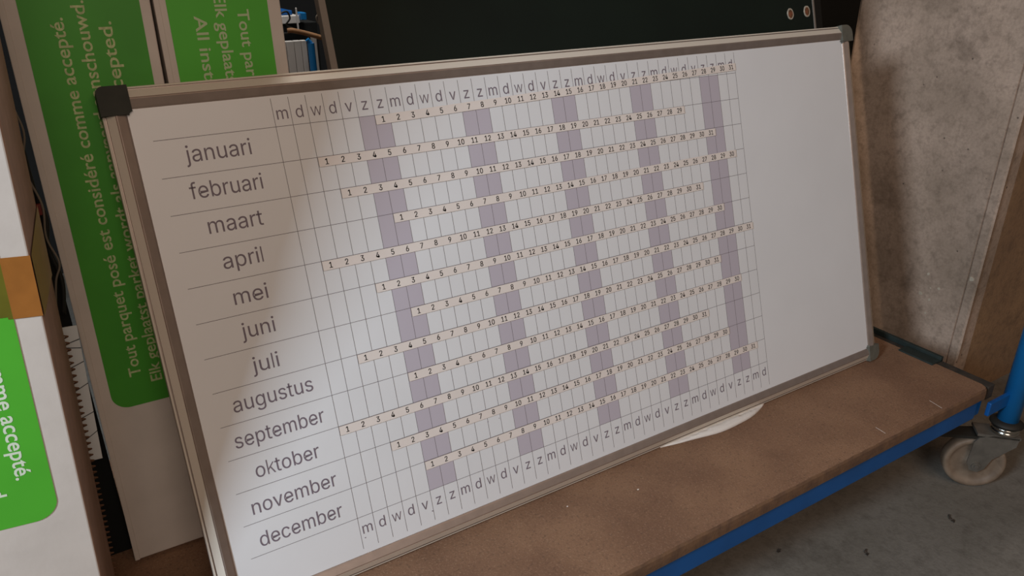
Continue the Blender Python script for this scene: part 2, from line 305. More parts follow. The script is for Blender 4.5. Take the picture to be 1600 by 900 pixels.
# plain grotesque letters and digits of the planner, as triangulated outlines (1/1000 em):
# style + character; points; triangles; advance
GLY = {}
for rec in """ra;160 -9,126 -5,94 5,68 22,48 45,35 73,30 108,34 138,43 161,58 179,78 193,100 203,125 211,152 216,178 220,209 224,234 227,252 230,265 235,273 243,276 255,276 257,273 279,267 297,256 311,240 322,220 329,196 331,171 329,149 322,132 313,118 301,107 288,100 274,41 291,57 322,79 346,104 364,133 375,163 382,194 384,215 383,239 379,263 372,286 360,306 343,322 320,333 290,337 251,337 0,277 0,277 52,272 52,264 38,252 25,236 12,215 1,190 -6,170 45,202 49,228 59,248 74,263 93,272 115,276 138,276 190,270 186,259 182,246 179,231 176,216 173,200 171,186 169,175 168,154 164,134 159,117 150,103 139,95 124,92 105,94 87,102 72,114 61,130 52,149 47;39 41 40,39 42 41,38 42 39,38 43 42,37 43 38,37 44 43,36 44 37,36 45 44,35 45 36,35 27 45,27 46 45,35 28 27,26 46 27,35 29 28,25 46 26,35 30 29,34 30 35,24 46 25,24 47 46,34 31 30,23 47 24,34 32 31,22 47 23,33 32 34,22 48 47,21 48 22,20 48 21,19 48 20,19 49 48,18 49 19,17 65 18,65 49 18,16 65 17,15 65 16,14 65 15,13 65 14,12 65 13,11 65 12,10 65 11,9 65 10,9 66 65,64 49 65,9 67 66,9 68 67,8 68 9,8 69 68,8 70 69,8 71 70,8 72 71,8 73 72,8 74 73,8 75 74,7 75 8,7 76 75,7 77 76,7 78 77,63 49 64,6 78 7,6 79 78,62 49 63,5 79 6,5 80 79,61 51 62,51 49 62,5 81 80,60 51 61,4 81 5,4 82 81,4 83 82,59 52 60,52 51 60,4 84 83,59 53 52,50 49 51,58 53 59,4 58 84,4 53 58,3 53 4,3 54 53,3 55 54,2 55 3,2 56 55,1 56 2,1 57 56,0 57 1;389|rb;229 -8,198 -5,172 4,153 17,138 31,127 46,118 59,112 59,112 0,53 0,53 509,114 509,114 319,118 319,127 331,137 346,152 360,171 373,197 381,229 384,274 378,313 361,345 332,370 293,385 245,390 189,385 133,370 84,346 45,313 16,274 -2,220 47,253 51,279 66,301 88,316 117,325 151,328 189,325 227,316 261,301 290,280 311,253 325,220 330,188 325,161 312,140 291,125 263,116 229,113 189,116 150,125 115,140 86,162 65,188 51;9 11 10,9 12 11,18 20 19,17 20 18,17 21 20,16 21 17,16 22 21,15 22 16,14 22 15,14 43 22,43 42 22,42 23 22,13 43 14,13 44 43,13 45 44,41 23 42,9 13 12,9 47 13,47 46 13,46 45 13,40 23 41,40 24 23,39 24 40,9 48 47,38 24 39,38 25 24,9 49 48,37 25 38,9 50 49,36 25 37,36 26 25,35 26 36,9 51 50,35 27 26,34 27 35,9 7 51,7 52 51,33 27 34,7 53 52,33 28 27,32 28 33,7 6 53,6 54 53,9 8 7,5 54 6,31 28 32,5 31 54,5 28 31,4 28 5,4 29 28,3 29 4,2 29 3,2 30 29,1 30 2,1 0 30;424|rc;207 -8,159 -2,117 16,82 46,56 85,40 133,34 187,40 243,56 291,82 330,117 360,159 378,207 384,234 383,260 377,284 368,305 356,324 341,340 322,353 301,362 277,303 262,298 276,290 289,281 301,270 311,257 319,242 325,226 329,207 330,173 325,145 310,124 287,108 258,99 224,96 187,99 151,108 117,124 89,145 66,173 51,207 46,226 48,243 52,258 58,271 66,282 76,292 89,299 102,304 117,363 102,354 78,341 56,325 37,306 21,285 9,261 -1,235 -6;11 13 12,11 14 13,10 14 11,10 15 14,10 16 15,9 16 10,9 17 16,9 29 17,29 18 17,8 30 9,30 29 9,28 18 29,27 18 28,8 31 30,26 18 27,26 19 18,25 19 26,24 19 25,8 32 31,23 19 24,23 20 19,7 32 8,22 20 23,7 33 32,22 21 20,7 34 33,6 34 7,6 35 34,5 35 6,5 36 35,5 37 36,4 37 5,4 38 37,48 50 49,48 51 50,47 51 48,46 51 47,4 39 38,3 39 4,46 52 51,45 52 46,44 52 45,3 40 39,43 52 44,43 53 52,42 53 43,3 41 40,41 53 42,3 53 41,2 53 3,2 54 53,2 55 54,1 55 2,1 56 55,1 57 56,0 57 1;396|rd;195 -8,151 -2,111 16,79 45,55 84,39 133,34 189,39 245,55 293,79 332,112 361,151 378,196 384,228 381,253 373,272 360,287 346,298 331,306 319,311 319,311 509,372 509,372 0,313 0,313 59,307 59,298 46,287 31,272 17,252 4,227 -5,205 47,236 51,263 65,284 86,299 115,309 150,312 189,309 229,300 263,284 291,263 312,237 325,205 330,172 325,145 311,124 290,108 261,99 227,96 189,99 151,109 117,124 88,145 66,172 51;19 21 20,19 22 21,11 13 12,11 14 13,10 14 11,10 15 14,9 15 10,9 16 15,9 17 16,8 44 9,44 43 9,43 17 9,43 18 17,42 18 43,41 18 42,8 45 44,41 19 18,41 40 19,40 39 19,39 22 19,8 46 45,7 46 8,7 47 46,38 22 39,7 48 47,6 48 7,37 22 38,6 49 48,6 50 49,36 22 37,5 50 6,5 51 50,35 22 36,4 51 5,4 52 51,34 24 35,24 22 35,4 53 52,33 24 34,3 53 4,3 54 53,32 25 33,25 24 33,32 26 25,23 22 24,3 31 54,31 26 32,3 26 31,3 27 26,2 27 3,2 28 27,2 29 28,1 29 2,1 30 29,0 30 1;424|re;212 -8,161 -2,117 16,82 46,56 85,40 132,34 187,39 242,55 290,81 329,115 359,157 378,205 384,236 382,266 374,294 361,319 341,341 315,357 282,368 242,371 194,371 169,75 169,75 221,338 221,310 202,307 237,298 269,283 294,263 314,237 326,205 330,173 326,146 313,125 294,109 270,99 241,96 211,96 178,100 139,110 106,128 80,151 61,179 50,212 46,234 48,254 53,271 61,285 73,297 88,306 105,365 91,353 63,335 39,311 19,283 4,249 -5;11 13 12,11 14 13,10 14 11,10 15 14,10 16 15,9 16 10,9 31 16,31 17 16,9 32 31,30 17 31,8 32 9,29 17 30,8 33 32,29 18 17,28 18 29,8 34 33,27 18 28,8 35 34,7 35 8,27 19 18,7 36 35,26 19 27,26 24 19,24 20 19,6 23 7,23 36 7,23 37 36,25 24 26,6 22 23,37 24 23,37 20 24,38 20 37,38 21 20,5 22 6,39 21 38,5 21 22,5 39 21,5 40 39,4 40 5,4 41 40,49 51 50,49 52 51,48 52 49,3 41 4,3 42 41,47 52 48,47 53 52,3 43 42,46 53 47,45 53 46,3 44 43,44 53 45,3 53 44,2 53 3,2 54 53,2 55 54,1 55 2,1 56 55,0 56 1;404|rf;228 379,228 327,6 327,6 379,81 0,81 432,84 461,96 486,113 505,135 519,161 527,187 530,207 529,222 527,234 524,243 521,227 468,222 470,215 472,206 473,195 474,171 470,154 460,145 443,142 419,142 0;10 12 11,10 13 12,9 13 10,9 14 13,9 15 14,9 16 15,8 17 9,17 16 9,7 19 8,19 18 8,18 17 8,6 20 7,20 19 7,6 21 20,6 22 21,5 22 6,5 23 22,5 24 23,4 24 5,4 25 24,2 0 3,2 1 0;254|rg;207 -151,168 -148,134 -140,105 -127,82 -110,64 -91,51 -69,101 -41,110 -53,122 -66,136 -78,154 -88,178 -95,207 -97,249 -92,282 -75,304 -47,311 -6,311 68,306 68,298 56,287 41,272 28,252 16,227 8,195 5,152 10,113 27,80 53,55 90,39 136,34 191,39 246,55 293,80 332,112 361,152 378,196 384,228 382,253 373,273 360,288 346,299 331,308 319,313 319,313 379,372 379,372 -9,367 -54,350 -90,324 -117,291 -136,251 -147,205 59,237 63,264 75,285 95,300 121,309 154,312 193,309 231,300 264,285 291,264 312,237 325,205 330,172 325,145 312,124 290,109 262,99 229,96 193,99 155,109 123,124 96,145 76,172 63;36 38 37,36 39 38,44 46 45,44 47 46,35 39 36,35 40 39,34 40 35,34 41 40,34 42 41,33 66 34,66 65 34,65 42 34,65 43 42,64 43 65,63 43 64,33 67 66,63 44 43,63 62 44,62 61 44,61 60 44,60 47 44,33 68 67,32 68 33,32 69 68,32 70 69,31 70 32,59 47 60,31 71 70,31 72 71,58 47 59,30 72 31,30 73 72,57 47 58,29 73 30,29 74 73,56 18 57,18 47 57,29 75 74,55 18 56,28 75 29,28 76 75,54 19 55,19 18 55,54 20 19,17 47 18,28 53 76,53 20 54,28 20 53,28 21 20,27 21 28,27 22 21,27 23 22,26 23 27,26 24 23,25 24 26,16 47 17,16 48 47,6 8 7,15 48 16,6 9 8,15 49 48,6 10 9,5 10 6,14 49 15,5 11 10,5 12 11,14 50 49,4 12 5,13 50 14,4 13 12,4 50 13,3 50 4,3 51 50,2 51 3,2 52 51,1 52 2,1 0 52;425|ri;84 443,67 446,54 455,44 468,41 483,44 499,54 512,67 521,84 524,100 521,114 512,123 499,126 483,123 468,114 455,100 446,53 0,53 379,114 379,114 0;16 18 17,16 19 18,7 9 8,6 9 7,6 10 9,5 10 6,5 11 10,4 11 5,4 12 11,3 12 4,3 13 12,2 13 3,2 14 13,1 14 2,1 15 14,0 15 1;167|rj;83 443,67 446,53 455,44 468,41 483,44 499,53 512,67 521,83 524,100 521,114 512,123 499,126 483,123 468,114 455,100 446,53 379,114 379,114 -30,111 -63,102 -90,86 -113,65 -129,37 -139,4 -143,-10 -143,-10 -87,2 -87,25 -83,40 -72,50 -54,53 -29;31 17 16,31 18 17,30 18 31,30 19 18,29 19 30,29 20 19,28 20 29,27 20 28,25 27 26,25 20 27,25 21 20,25 22 21,25 23 22,25 24 23,7 9 8,6 9 7,6 10 9,5 10 6,5 11 10,4 11 5,4 12 11,3 12 4,3 13 12,2 13 3,2 14 13,1 14 2,1 15 14,0 15 1;167|rm;53 0,53 379,112 379,112 295,108 295,118 323,132 346,151 363,172 376,195 384,219 386,257 380,287 361,309 331,321 295,312 295,322 321,337 343,357 361,381 375,407 383,437 386,468 383,497 372,522 354,541 328,553 296,557 255,557 0,496 0,496 254,490 289,473 313,447 326,419 330,395 328,374 320,358 307,345 290,338 270,335 247,335 0,274 0,274 260,269 288,253 311,229 326,199 330,178 328,158 320,140 307,126 289,117 266,114 238,114 0;9 11 10,20 22 21,8 11 9,19 22 20,19 23 22,8 12 11,0 2 1,0 4 2,4 3 2,7 12 8,18 23 19,18 24 23,6 12 7,17 24 18,6 13 12,17 25 24,5 47 6,47 13 6,16 34 17,34 25 17,47 46 13,46 14 13,5 48 47,16 35 34,33 25 34,33 26 25,5 49 48,16 36 35,32 26 33,45 14 46,4 49 5,15 36 16,4 50 49,15 37 36,31 26 32,44 15 45,15 14 45,4 51 50,15 38 37,31 27 26,0 52 4,52 51 4,44 38 15,44 39 38,30 27 31,43 39 44,43 40 39,0 53 52,42 40 43,30 28 27,29 28 30,42 41 40,0 54 53;610|rn;114 227,114 0,53 0,53 379,112 379,112 287,102 287,124 332,152 362,187 379,227 384,264 380,295 369,321 349,341 321,353 285,357 240,357 0,296 0,296 235,290 275,273 304,246 323,210 329,184 326,161 317,141 303,126 283,117 257;9 11 10,9 12 11,2 4 3,2 6 4,6 5 4,8 12 9,8 13 12,7 13 8,7 23 13,23 14 13,6 25 7,25 24 7,24 23 7,22 14 23,21 14 22,21 15 14,6 26 25,20 15 21,6 27 26,2 28 6,28 27 6,20 16 15,19 16 20,2 0 28,19 17 16,18 17 19,2 1 0;410|ro;207 -8,159 -2,117 16,82 46,56 85,40 133,34 187,40 243,56 291,82 330,117 360,159 378,207 384,256 378,299 360,333 330,359 291,376 243,381 187,376 133,359 85,333 46,299 16,256 -2,207 46,242 51,270 66,292 89,307 117,316 151,319 187,316 224,307 258,292 287,270 310,242 325,207 330,173 325,145 310,124 287,108 258,99 224,96 187,99 151,108 117,124 89,145 66,173 51;11 13 12,10 13 11,10 14 13,9 14 10,9 15 14,8 37 9,37 36 9,36 15 9,36 35 15,35 16 15,8 38 37,34 16 35,8 39 38,33 16 34,7 39 8,33 17 16,7 40 39,32 17 33,7 41 40,31 17 32,6 41 7,31 18 17,6 42 41,30 18 31,5 42 6,5 43 42,29 18 30,29 19 18,5 44 43,28 19 29,28 20 19,4 44 5,4 45 44,27 20 28,4 46 45,26 20 27,3 46 4,26 21 20,3 47 46,25 21 26,3 24 47,24 21 25,3 21 24,2 21 3,2 22 21,1 22 2,1 23 22,0 23 1;415|rp;53 -143,53 379,112 379,112 319,118 319,126 331,137 346,152 360,171 373,197 381,229 384,274 378,313 361,345 332,370 293,385 245,390 189,385 133,370 84,346 45,313 16,274 -2,229 -8,198 -5,173 4,153 17,138 31,127 46,118 59,114 59,114 -143,220 47,253 51,279 66,301 88,316 117,325 151,328 189,325 227,316 261,301 290,280 311,253 325,220 330,188 325,161 312,140 291,125 263,116 229,113 189,116 150,125 115,140 86,162 65,188 51;9 11 10,8 11 9,0 2 1,0 3 2,8 12 11,7 12 8,7 13 12,6 13 7,5 13 6,5 43 13,43 42 13,42 14 13,4 43 5,4 44 43,4 45 44,41 14 42,0 4 3,0 48 4,48 47 4,47 46 4,46 45 4,40 14 41,40 15 14,39 15 40,38 15 39,38 16 15,0 49 48,37 16 38,0 50 49,36 16 37,36 17 16,35 17 36,0 51 50,35 18 17,34 18 35,0 29 51,29 52 51,33 18 34,29 53 52,33 19 18,32 19 33,29 28 53,28 54 53,0 30 29,27 54 28,31 19 32,27 31 54,27 19 31,26 19 27,26 20 19,25 20 26,24 20 25,24 21 20,23 21 24,23 22 21;424|rr;53 0,53 379,112 379,112 321,115 321,130 347,152 367,181 380,213 385,221 385,229 384,237 384,243 384,243 322,239 323,230 324,219 325,207 326,182 323,159 315,140 301,126 284,117 262,114 237,114 0;7 9 8,7 10 9,7 11 10,7 12 11,7 13 12,6 13 7,0 2 1,0 3 2,5 13 6,4 17 5,17 16 5,16 15 5,15 14 5,14 13 5,4 18 17,4 19 18,0 4 3,0 22 4,22 21 4,21 20 4,20 19 4,0 23 22,0 24 23;259|rs;182 -8,145 -5,112 3,84 18,62 38,45 63,36 94,94 107,105 79,124 60,150 49,181 45,217 50,244 62,262 81,268 103,265 121,254 136,237 147,212 155,149 170,104 186,72 208,53 237,47 274,51 305,65 332,87 354,115 370,149 381,187 384,223 381,254 372,279 358,299 339,314 316,324 290,268 277,258 298,243 316,219 328,187 333,156 329,131 317,114 299,109 277,112 258,124 243,144 232,172 223,229 209,275 194,306 171,325 142,331 107,326 75,312 47,290 24,260 6,223 -5;29 31 30,29 32 31,28 32 29,28 33 32,27 33 28,27 34 33,26 34 27,26 41 34,41 35 34,26 42 41,40 35 41,25 42 26,25 43 42,39 35 40,25 44 43,39 36 35,38 36 39,24 44 25,24 45 44,37 36 38,24 46 45,23 46 24,23 47 46,23 48 47,22 48 23,22 49 48,22 50 49,22 51 50,21 51 22,21 52 51,20 52 21,20 53 52,19 53 20,18 53 19,17 53 18,17 54 53,16 54 17,15 54 16,6 8 7,15 55 54,14 55 15,5 8 6,13 55 14,5 9 8,13 56 55,4 9 5,12 56 13,4 10 9,11 56 12,4 11 10,11 57 56,4 57 11,3 57 4,3 58 57,2 58 3,2 59 58,1 59 2,1 0 59;365|rt;204 379,204 327,6 327,6 379,65 471,126 471,126 98,128 76,136 61,150 53,170 50,177 50,185 51,194 52,202 54,213 2,203 -1,192 -3,180 -4,168 -4,125 2,92 21,72 52,65 93;23 5 4,23 6 5,2 0 3,2 1 0,23 7 6,22 7 23,22 8 7,22 9 8,13 15 14,22 10 9,12 15 13,21 10 22,11 15 12,10 15 11,21 15 10,20 15 21,19 15 20,19 16 15,19 17 16,19 18 17;227|ru;182 -5,146 -1,115 11,89 31,69 59,57 95,53 139,53 379,114 379,114 144,119 105,137 75,164 56,200 50,226 53,249 62,268 77,283 97,293 122,296 153,296 379,357 379,357 0,298 0,298 92,307 92,286 47,257 17,222 0;6 8 7,6 9 8,19 21 20,19 22 21,18 22 19,6 10 9,5 10 6,17 25 18,25 22 18,5 11 10,16 24 17,24 25 17,4 11 5,16 26 24,26 23 24,26 22 25,15 26 16,4 12 11,14 26 15,3 12 4,3 13 12,13 26 14,3 26 13,3 27 26,23 22 26,2 27 3,2 28 27,1 28 2,1 0 28;410|rv;163 0,17 379,84 379,165 155,177 121,187 87,196 53,206 21,184 21,194 53,203 87,213 121,224 155,305 379,371 379,226 0;0 2 1,0 3 2,12 14 13,12 15 14,0 4 3,11 15 12,0 5 4,10 15 11,0 9 5,9 6 5,9 6 10,6 15 10,0 8 9,7 15 6,0 7 8,0 15 7;389|rz;42 0,42 46,254 320,254 323,48 323,48 379,333 379,333 331,126 60,126 56,339 56,339 0;4 6 5,4 7 6,4 3 7,3 2 7,2 8 7,1 8 2,1 9 8,1 10 9,1 11 10,0 11 1;380|b0;227 -7,174 1,130 24,95 62,69 113,53 178,48 254,53 330,69 395,95 447,130 484,174 508,227 516,279 508,323 484,358 447,384 395,400 330,405 254,400 178,384 113,359 62,323 24,279 1,227 50,261 56,290 74,313 103,330 144,340 194,344 254,340 314,330 365,313 405,290 435,261 453,227 460,192 453,163 435,140 405,123 365,113 314,109 254,113 194,123 144,140 103,163 74,192 56;11 13 12,10 13 11,10 14 13,9 14 10,9 36 14,36 15 14,9 37 36,35 15 36,9 38 37,34 15 35,8 38 9,34 16 15,8 39 38,33 16 34,8 40 39,32 16 33,7 40 8,32 17 16,7 41 40,31 17 32,6 41 7,31 18 17,6 42 41,30 18 31,5 42 6,5 43 42,29 18 30,29 19 18,5 44 43,28 19 29,4 44 5,28 20 19,4 45 44,27 20 28,3 45 4,27 21 20,3 46 45,26 21 27,3 47 46,25 21 26,2 47 3,25 22 21,2 24 47,24 22 25,2 22 24,1 22 2,1 23 22,1 0 23;453|b1;76 0,76 55,391 55,391 0,276 509,276 0,212 0,212 448,209 448,86 358,86 427,198 509;10 4 11,10 8 4,8 7 4,7 5 4,10 9 8,6 5 7,0 2 1,0 3 2;453|b2;64 0,64 47,234 229,261 257,282 282,299 305,311 327,318 348,320 371,317 397,308 419,293 436,273 449,250 457,224 460,196 457,172 447,153 433,139 413,130 390,127 362,66 362,71 405,86 442,111 473,143 496,182 511,225 516,268 511,306 497,337 474,361 445,376 411,381 372,378 345,371 318,357 290,336 259,306 223,267 180,153 60,153 57,389 57,389 0;26 28 27,26 29 28,25 29 26,25 30 29,24 30 25,24 31 30,23 15 24,15 14 24,14 13 24,13 31 24,12 31 13,23 16 15,11 31 12,23 17 16,11 32 31,22 17 23,10 32 11,22 18 17,9 32 10,22 19 18,9 33 32,21 19 22,8 33 9,21 20 19,8 34 33,7 34 8,6 34 7,6 35 34,5 35 6,5 36 35,4 36 5,4 37 36,3 37 4,3 38 37,2 38 3,1 38 2,1 39 38,1 40 39,1 41 40,1 42 41,1 43 42,0 43 1;453|b3;218 -7,173 -3,133 10,98 30,70 57,52 91,44 132,109 132,115 107,126 87,144 71,165 59,191 52,219 50,248 53,275 61,297 74,315 93,325 116,329 145,326 172,316 196,299 217,275 234,242 244,201 248,157 248,157 299,288 448,288 452,70 452,70 509,372 509,372 461,211 278,211 289,264 288,308 276,344 253,371 222,387 186,393 145,387 103,370 66,344 36,309 12,266 -2;30 32 31,30 33 32,30 29 33,29 28 33,28 34 33,27 35 28,35 34 28,26 35 27,26 36 35,26 37 36,26 38 37,26 25 38,25 24 38,24 39 38,23 39 24,22 39 23,22 40 39,21 40 22,20 40 21,20 41 40,19 41 20,18 41 19,18 42 41,5 7 6,5 8 7,17 42 18,5 9 8,17 43 42,16 43 17,4 9 5,4 10 9,15 43 16,4 11 10,15 44 43,14 44 15,4 12 11,3 12 4,13 44 14,3 13 12,3 44 13,3 45 44,2 45 3,2 46 45,1 46 2,1 0 46;453|b4;40 105,40 158,247 509,311 509,109 166,109 163,413 163,413 105,282 0,282 121,282 146,282 318,343 318,343 0;1 3 2,1 4 3,10 12 11,10 13 12,1 5 4,1 6 5,1 10 6,10 7 6,0 10 1,0 9 10,13 7 10,0 8 9,8 7 0,8 13 7;453|b5;221 -7,178 -2,140 11,108 32,83 60,66 93,60 130,122 130,127 108,138 89,154 73,173 60,196 52,221 50,250 53,276 64,298 82,314 104,324 131,328 162,324 193,314 221,297 244,275 262,248 273,218 277,192 275,167 268,145 258,128 246,67 253,96 509,366 509,366 452,151 452,134 301,136 301,155 315,178 325,203 331,229 334,263 330,294 321,321 306,345 285,364 260,379 231,388 199,391 163,385 117,369 76,343 41,309 15,268 -1;30 34 31,34 32 31,34 33 32,30 35 34,39 41 40,38 41 39,38 42 41,37 42 38,37 43 42,36 43 37,36 44 43,30 36 35,30 26 36,26 25 36,25 44 36,25 45 44,24 45 25,30 27 26,23 45 24,30 28 27,22 45 23,22 46 45,30 29 28,21 46 22,21 47 46,20 47 21,20 48 47,19 48 20,19 49 48,18 49 19,17 49 18,5 7 6,5 8 7,17 50 49,5 9 8,16 50 17,4 9 5,4 10 9,15 50 16,15 51 50,4 11 10,14 51 15,4 12 11,3 12 4,13 51 14,3 13 12,3 51 13,3 52 51,2 52 3,2 53 52,1 53 2,1 0 53;453|b6;226 -7,182 -1,142 15,109 40,84 74,69 115,64 162,68 199,80 239,102 285,137 340,252 509,322 509,151 261,145 261,154 275,165 288,179 299,196 307,214 312,235 314,278 309,316 295,346 271,370 240,384 201,389 157,384 112,368 73,343 39,310 14,271 -2,226 48,254 52,279 63,299 79,314 101,324 128,327 157,324 187,314 213,299 235,279 251,254 262,226 265,198 262,174 252,153 235,138 214,128 188,125 158,128 128,138 102,153 79,174 63,198 52;10 12 11,10 16 12,16 13 12,9 16 10,19 21 20,18 21 19,18 22 21,17 22 18,16 22 17,16 23 22,9 15 16,13 44 16,44 23 16,8 15 9,8 14 15,44 43 23,43 24 23,13 45 44,13 46 45,42 24 43,8 13 14,8 46 13,8 47 46,41 24 42,41 25 24,7 47 8,7 48 47,40 25 41,7 49 48,39 25 40,39 26 25,6 49 7,6 50 49,38 26 39,5 50 6,5 51 50,37 26 38,37 27 26,5 52 51,36 27 37,4 52 5,36 28 27,4 53 52,35 28 36,4 54 53,34 28 35,3 54 4,34 29 28,3 55 54,33 29 34,3 32 55,32 29 33,3 29 32,2 29 3,2 30 29,1 30 2,1 31 30,0 31 1;453|b7;97 0,323 448,323 452,62 452,62 509,391 509,391 449,165 0;3 5 4,3 2 5,2 6 5,1 6 2,1 7 6,0 7 1;453|b8;226 -7,178 -2,136 11,101 33,74 62,57 96,52 135,55 166,65 195,81 220,101 241,125 256,153 265,153 267,119 282,93 308,76 342,70 380,75 417,90 450,114 477,146 498,184 511,226 516,269 511,306 498,337 477,361 450,377 417,382 380,376 342,359 308,333 282,300 267,300 265,327 256,351 241,372 220,387 195,397 166,401 135,395 96,378 62,352 33,317 11,275 -2,226 49,258 52,285 60,307 74,323 91,333 113,337 139,333 165,322 189,305 208,283 223,256 232,226 235,196 232,169 223,147 208,130 189,119 165,115 139,119 113,129 91,145 74,167 60,195 52,226 290,252 292,274 300,293 313,307 330,316 351,319 376,316 399,308 420,294 437,275 449,252 457,226 460,200 457,177 449,159 437,145 420,136 399,133 376,136 351,145 330,159 313,178 300,201 292;22 24 23,21 24 22,21 25 24,20 25 21,20 26 25,19 26 20,19 82 26,82 27 26,19 83 82,81 27 82,19 84 83,80 27 81,18 84 19,80 28 27,18 85 84,79 28 80,18 86 85,78 28 79,18 87 86,77 28 78,17 87 18,77 29 28,17 88 87,76 29 77,16 88 17,76 30 29,16 89 88,75 30 76,16 90 89,74 30 75,74 31 30,15 90 16,15 91 90,73 31 74,15 92 91,72 31 73,72 32 31,14 92 15,14 93 92,71 32 72,14 70 93,70 32 71,14 32 70,14 33 32,13 33 14,12 33 13,12 34 33,11 34 12,11 35 34,10 35 11,10 36 35,9 58 10,58 36 10,58 37 36,9 59 58,57 37 58,9 60 59,56 37 57,9 61 60,55 37 56,8 61 9,55 38 37,8 62 61,54 38 55,7 62 8,54 39 38,7 63 62,53 39 54,6 63 7,53 40 39,6 64 63,52 40 53,6 65 64,51 40 52,5 65 6,51 41 40,5 66 65,50 41 51,4 66 5,50 42 41,4 67 66,49 42 50,4 68 67,48 42 49,3 68 4,48 43 42,3 69 68,47 43 48,3 46 69,46 43 47,3 43 46,2 43 3,2 44 43,1 44 2,1 45 44,0 45 1;453|b9;226 516,271 510,310 494,343 468,368 434,384 393,389 347,385 309,373 270,350 224,315 168,200 0,130 0,301 248,307 248,299 234,287 221,273 210,257 202,238 196,218 195,175 199,137 214,106 237,83 269,68 307,64 352,69 397,85 436,110 469,143 494,182 510,226 460,199 457,174 446,154 429,138 407,129 381,125 352,129 322,138 295,154 274,174 257,199 247,226 243,254 247,279 257,299 273,314 295,324 321,327 350,324 381,314 407,299 429,279 446,254 457;31 1 0,30 1 31,30 2 1,29 2 30,29 3 2,28 33 29,33 32 29,32 3 29,32 55 3,55 4 3,28 34 33,54 4 55,28 35 34,53 4 54,27 35 28,53 5 4,27 36 35,52 5 53,27 37 36,51 5 52,26 37 27,51 6 5,26 38 37,50 6 51,25 38 26,25 39 38,49 6 50,49 7 6,25 40 39,48 7 49,48 8 7,24 40 25,24 41 40,47 8 48,24 42 41,46 8 47,46 14 8,14 9 8,23 42 24,23 43 42,45 13 46,13 14 46,45 17 13,17 12 13,15 9 14,23 44 43,44 17 45,23 17 44,22 17 23,16 9 15,16 10 9,17 10 16,21 17 22,21 18 17,12 10 17,21 19 18,20 19 21,12 11 10;453|rl;46 0,91 0,91 509,46 509;0 1 2,0 2 3;137|rk;46 0,91 0,91 509,46 509,91 133,91 192,274 382,329 382,158 214,188 245,337 0,281 0;0 1 2,0 2 3,4 5 6,4 6 7,8 9 10,8 10 11;340|rw;7 382,55 382,162 0,118 0,118 0,162 0,280 382,239 382,239 382,280 382,399 0,356 0,356 0,399 0,512 382,465 382;0 1 2,0 2 3,4 5 6,4 6 7,8 9 10,8 10 11,12 13 14,12 14 15;510""".split('|'):
    k, a, b, wdt = rec.split(';')
    GLY[k] = ([tuple(int(q) / 1000 for q in p.split()) for p in a.split(',')], [tuple(map(int, p.split())) for p in b.split(',')], int(wdt) / 1000)
def plain(s, style):
    vs, fs, x = [], [], 0
    for ch in s:
        a, b, wd = GLY[style + ch]; n = len(vs)
        vs += [(p + x, q) for p, q in a]; fs += [tuple(i + n for i in t) for t in b]; x += wd
    x0 = min(v[0] for v in vs); x1 = max(v[0] for v in vs)
    if style == 'b':                                  # heavier cut: slightly shifted copies
        n = len(vs); bv, bf = [], []
        for k, (dx, dy) in enumerate(((-.015, -.005), (.015, -.005), (-.015, .005), (.015, .005), (0, 0))):
            bv += [(p + dx, q + dy) for p, q in vs]; bf += [tuple(i + n * k for i in t) for t in fs]
        vs, fs = bv, bf
    return [(p - x0, q) for p, q in vs], fs, x1 - x0
PASC = max(v[1] for v in GLY['rd'][0]); PDIG = max(v[1] for v in GLY['b7'][0])
ASC = max(v[1] for v in glyphs('d')[0])          # ascender height at size 1
DIG = max(v[1] for v in glyphs('7')[0])

def put_text(bm, s, fn, asc, width=None, bold=0.0, align='L', at=(0, 0), ref=None, narrow=1.0, spacing=1.0, style=None):
    """fn maps (x, y) in the text plane to 3D; asc = height of the ascender"""
    vs, fs, wd = plain(s, style) if style else glyphs(s, bold, spacing); k = asc / (ref or ASC); kx = width / wd if width else k * narrow
    off = {'L': 0, 'C': -wd * kx / 2, 'R': -wd * kx}[align]
    vv = [bm.verts.new(fn(at[0] + off + x * kx, at[1] + y * k)) for x, y in vs]
    for f in fs:
        try: bm.faces.new([vv[i] for i in f])
        except ValueError: pass
    return wd * kx

# ------------------------------------------------------------------ the room
FZ = -.247
def struct(name, bm, m): return tag(new_obj(name, bm, m), kind='structure')
bm = bmesh.new(); box(bm, -2.6, 3.2, -2.6, 2.2, FZ - .1, FZ); struct('floor', bm, M['floor'])
bm = bmesh.new(); box(bm, -2.6, 3.2, 2.0, 2.2, FZ, 2.6); struct('wall_back', bm, M['backwall'])
# right wall: brown wall running on to the right of the pier
bm = bmesh.new(); box(bm, 1.4065, 3.2, .0045, .16, FZ, 2.6); struct('wall_right', bm, M['wallbrown'])
# concrete pier with a chamfered front corner and shallow shutter marks
bm = bmesh.new()
PX = 1.40
poly = [(PX, .393), (PX, .0225), (PX + .0045, .0212), (PX + .0010, .0195), (PX + .0008, .0030), (PX + .003, -.001), (PX + .006, .004), (PX + .2, .006), (PX + .2, .42), (PX + .012, .405)]
prism(bm, poly, FZ, 2.6)
struct('wall_concrete_pier', bm, M['pier'])
bm = bmesh.new(); box(bm, 1.6, 3.2, .30, 2.0, FZ, 2.6); struct('wall_behind_pier', bm, M['backwall'])
bm = bmesh.new(); box(bm, -2.6, 3.2, .1, 2.2, 2.6, 2.7); struct('ceiling', bm, M['backwall'])
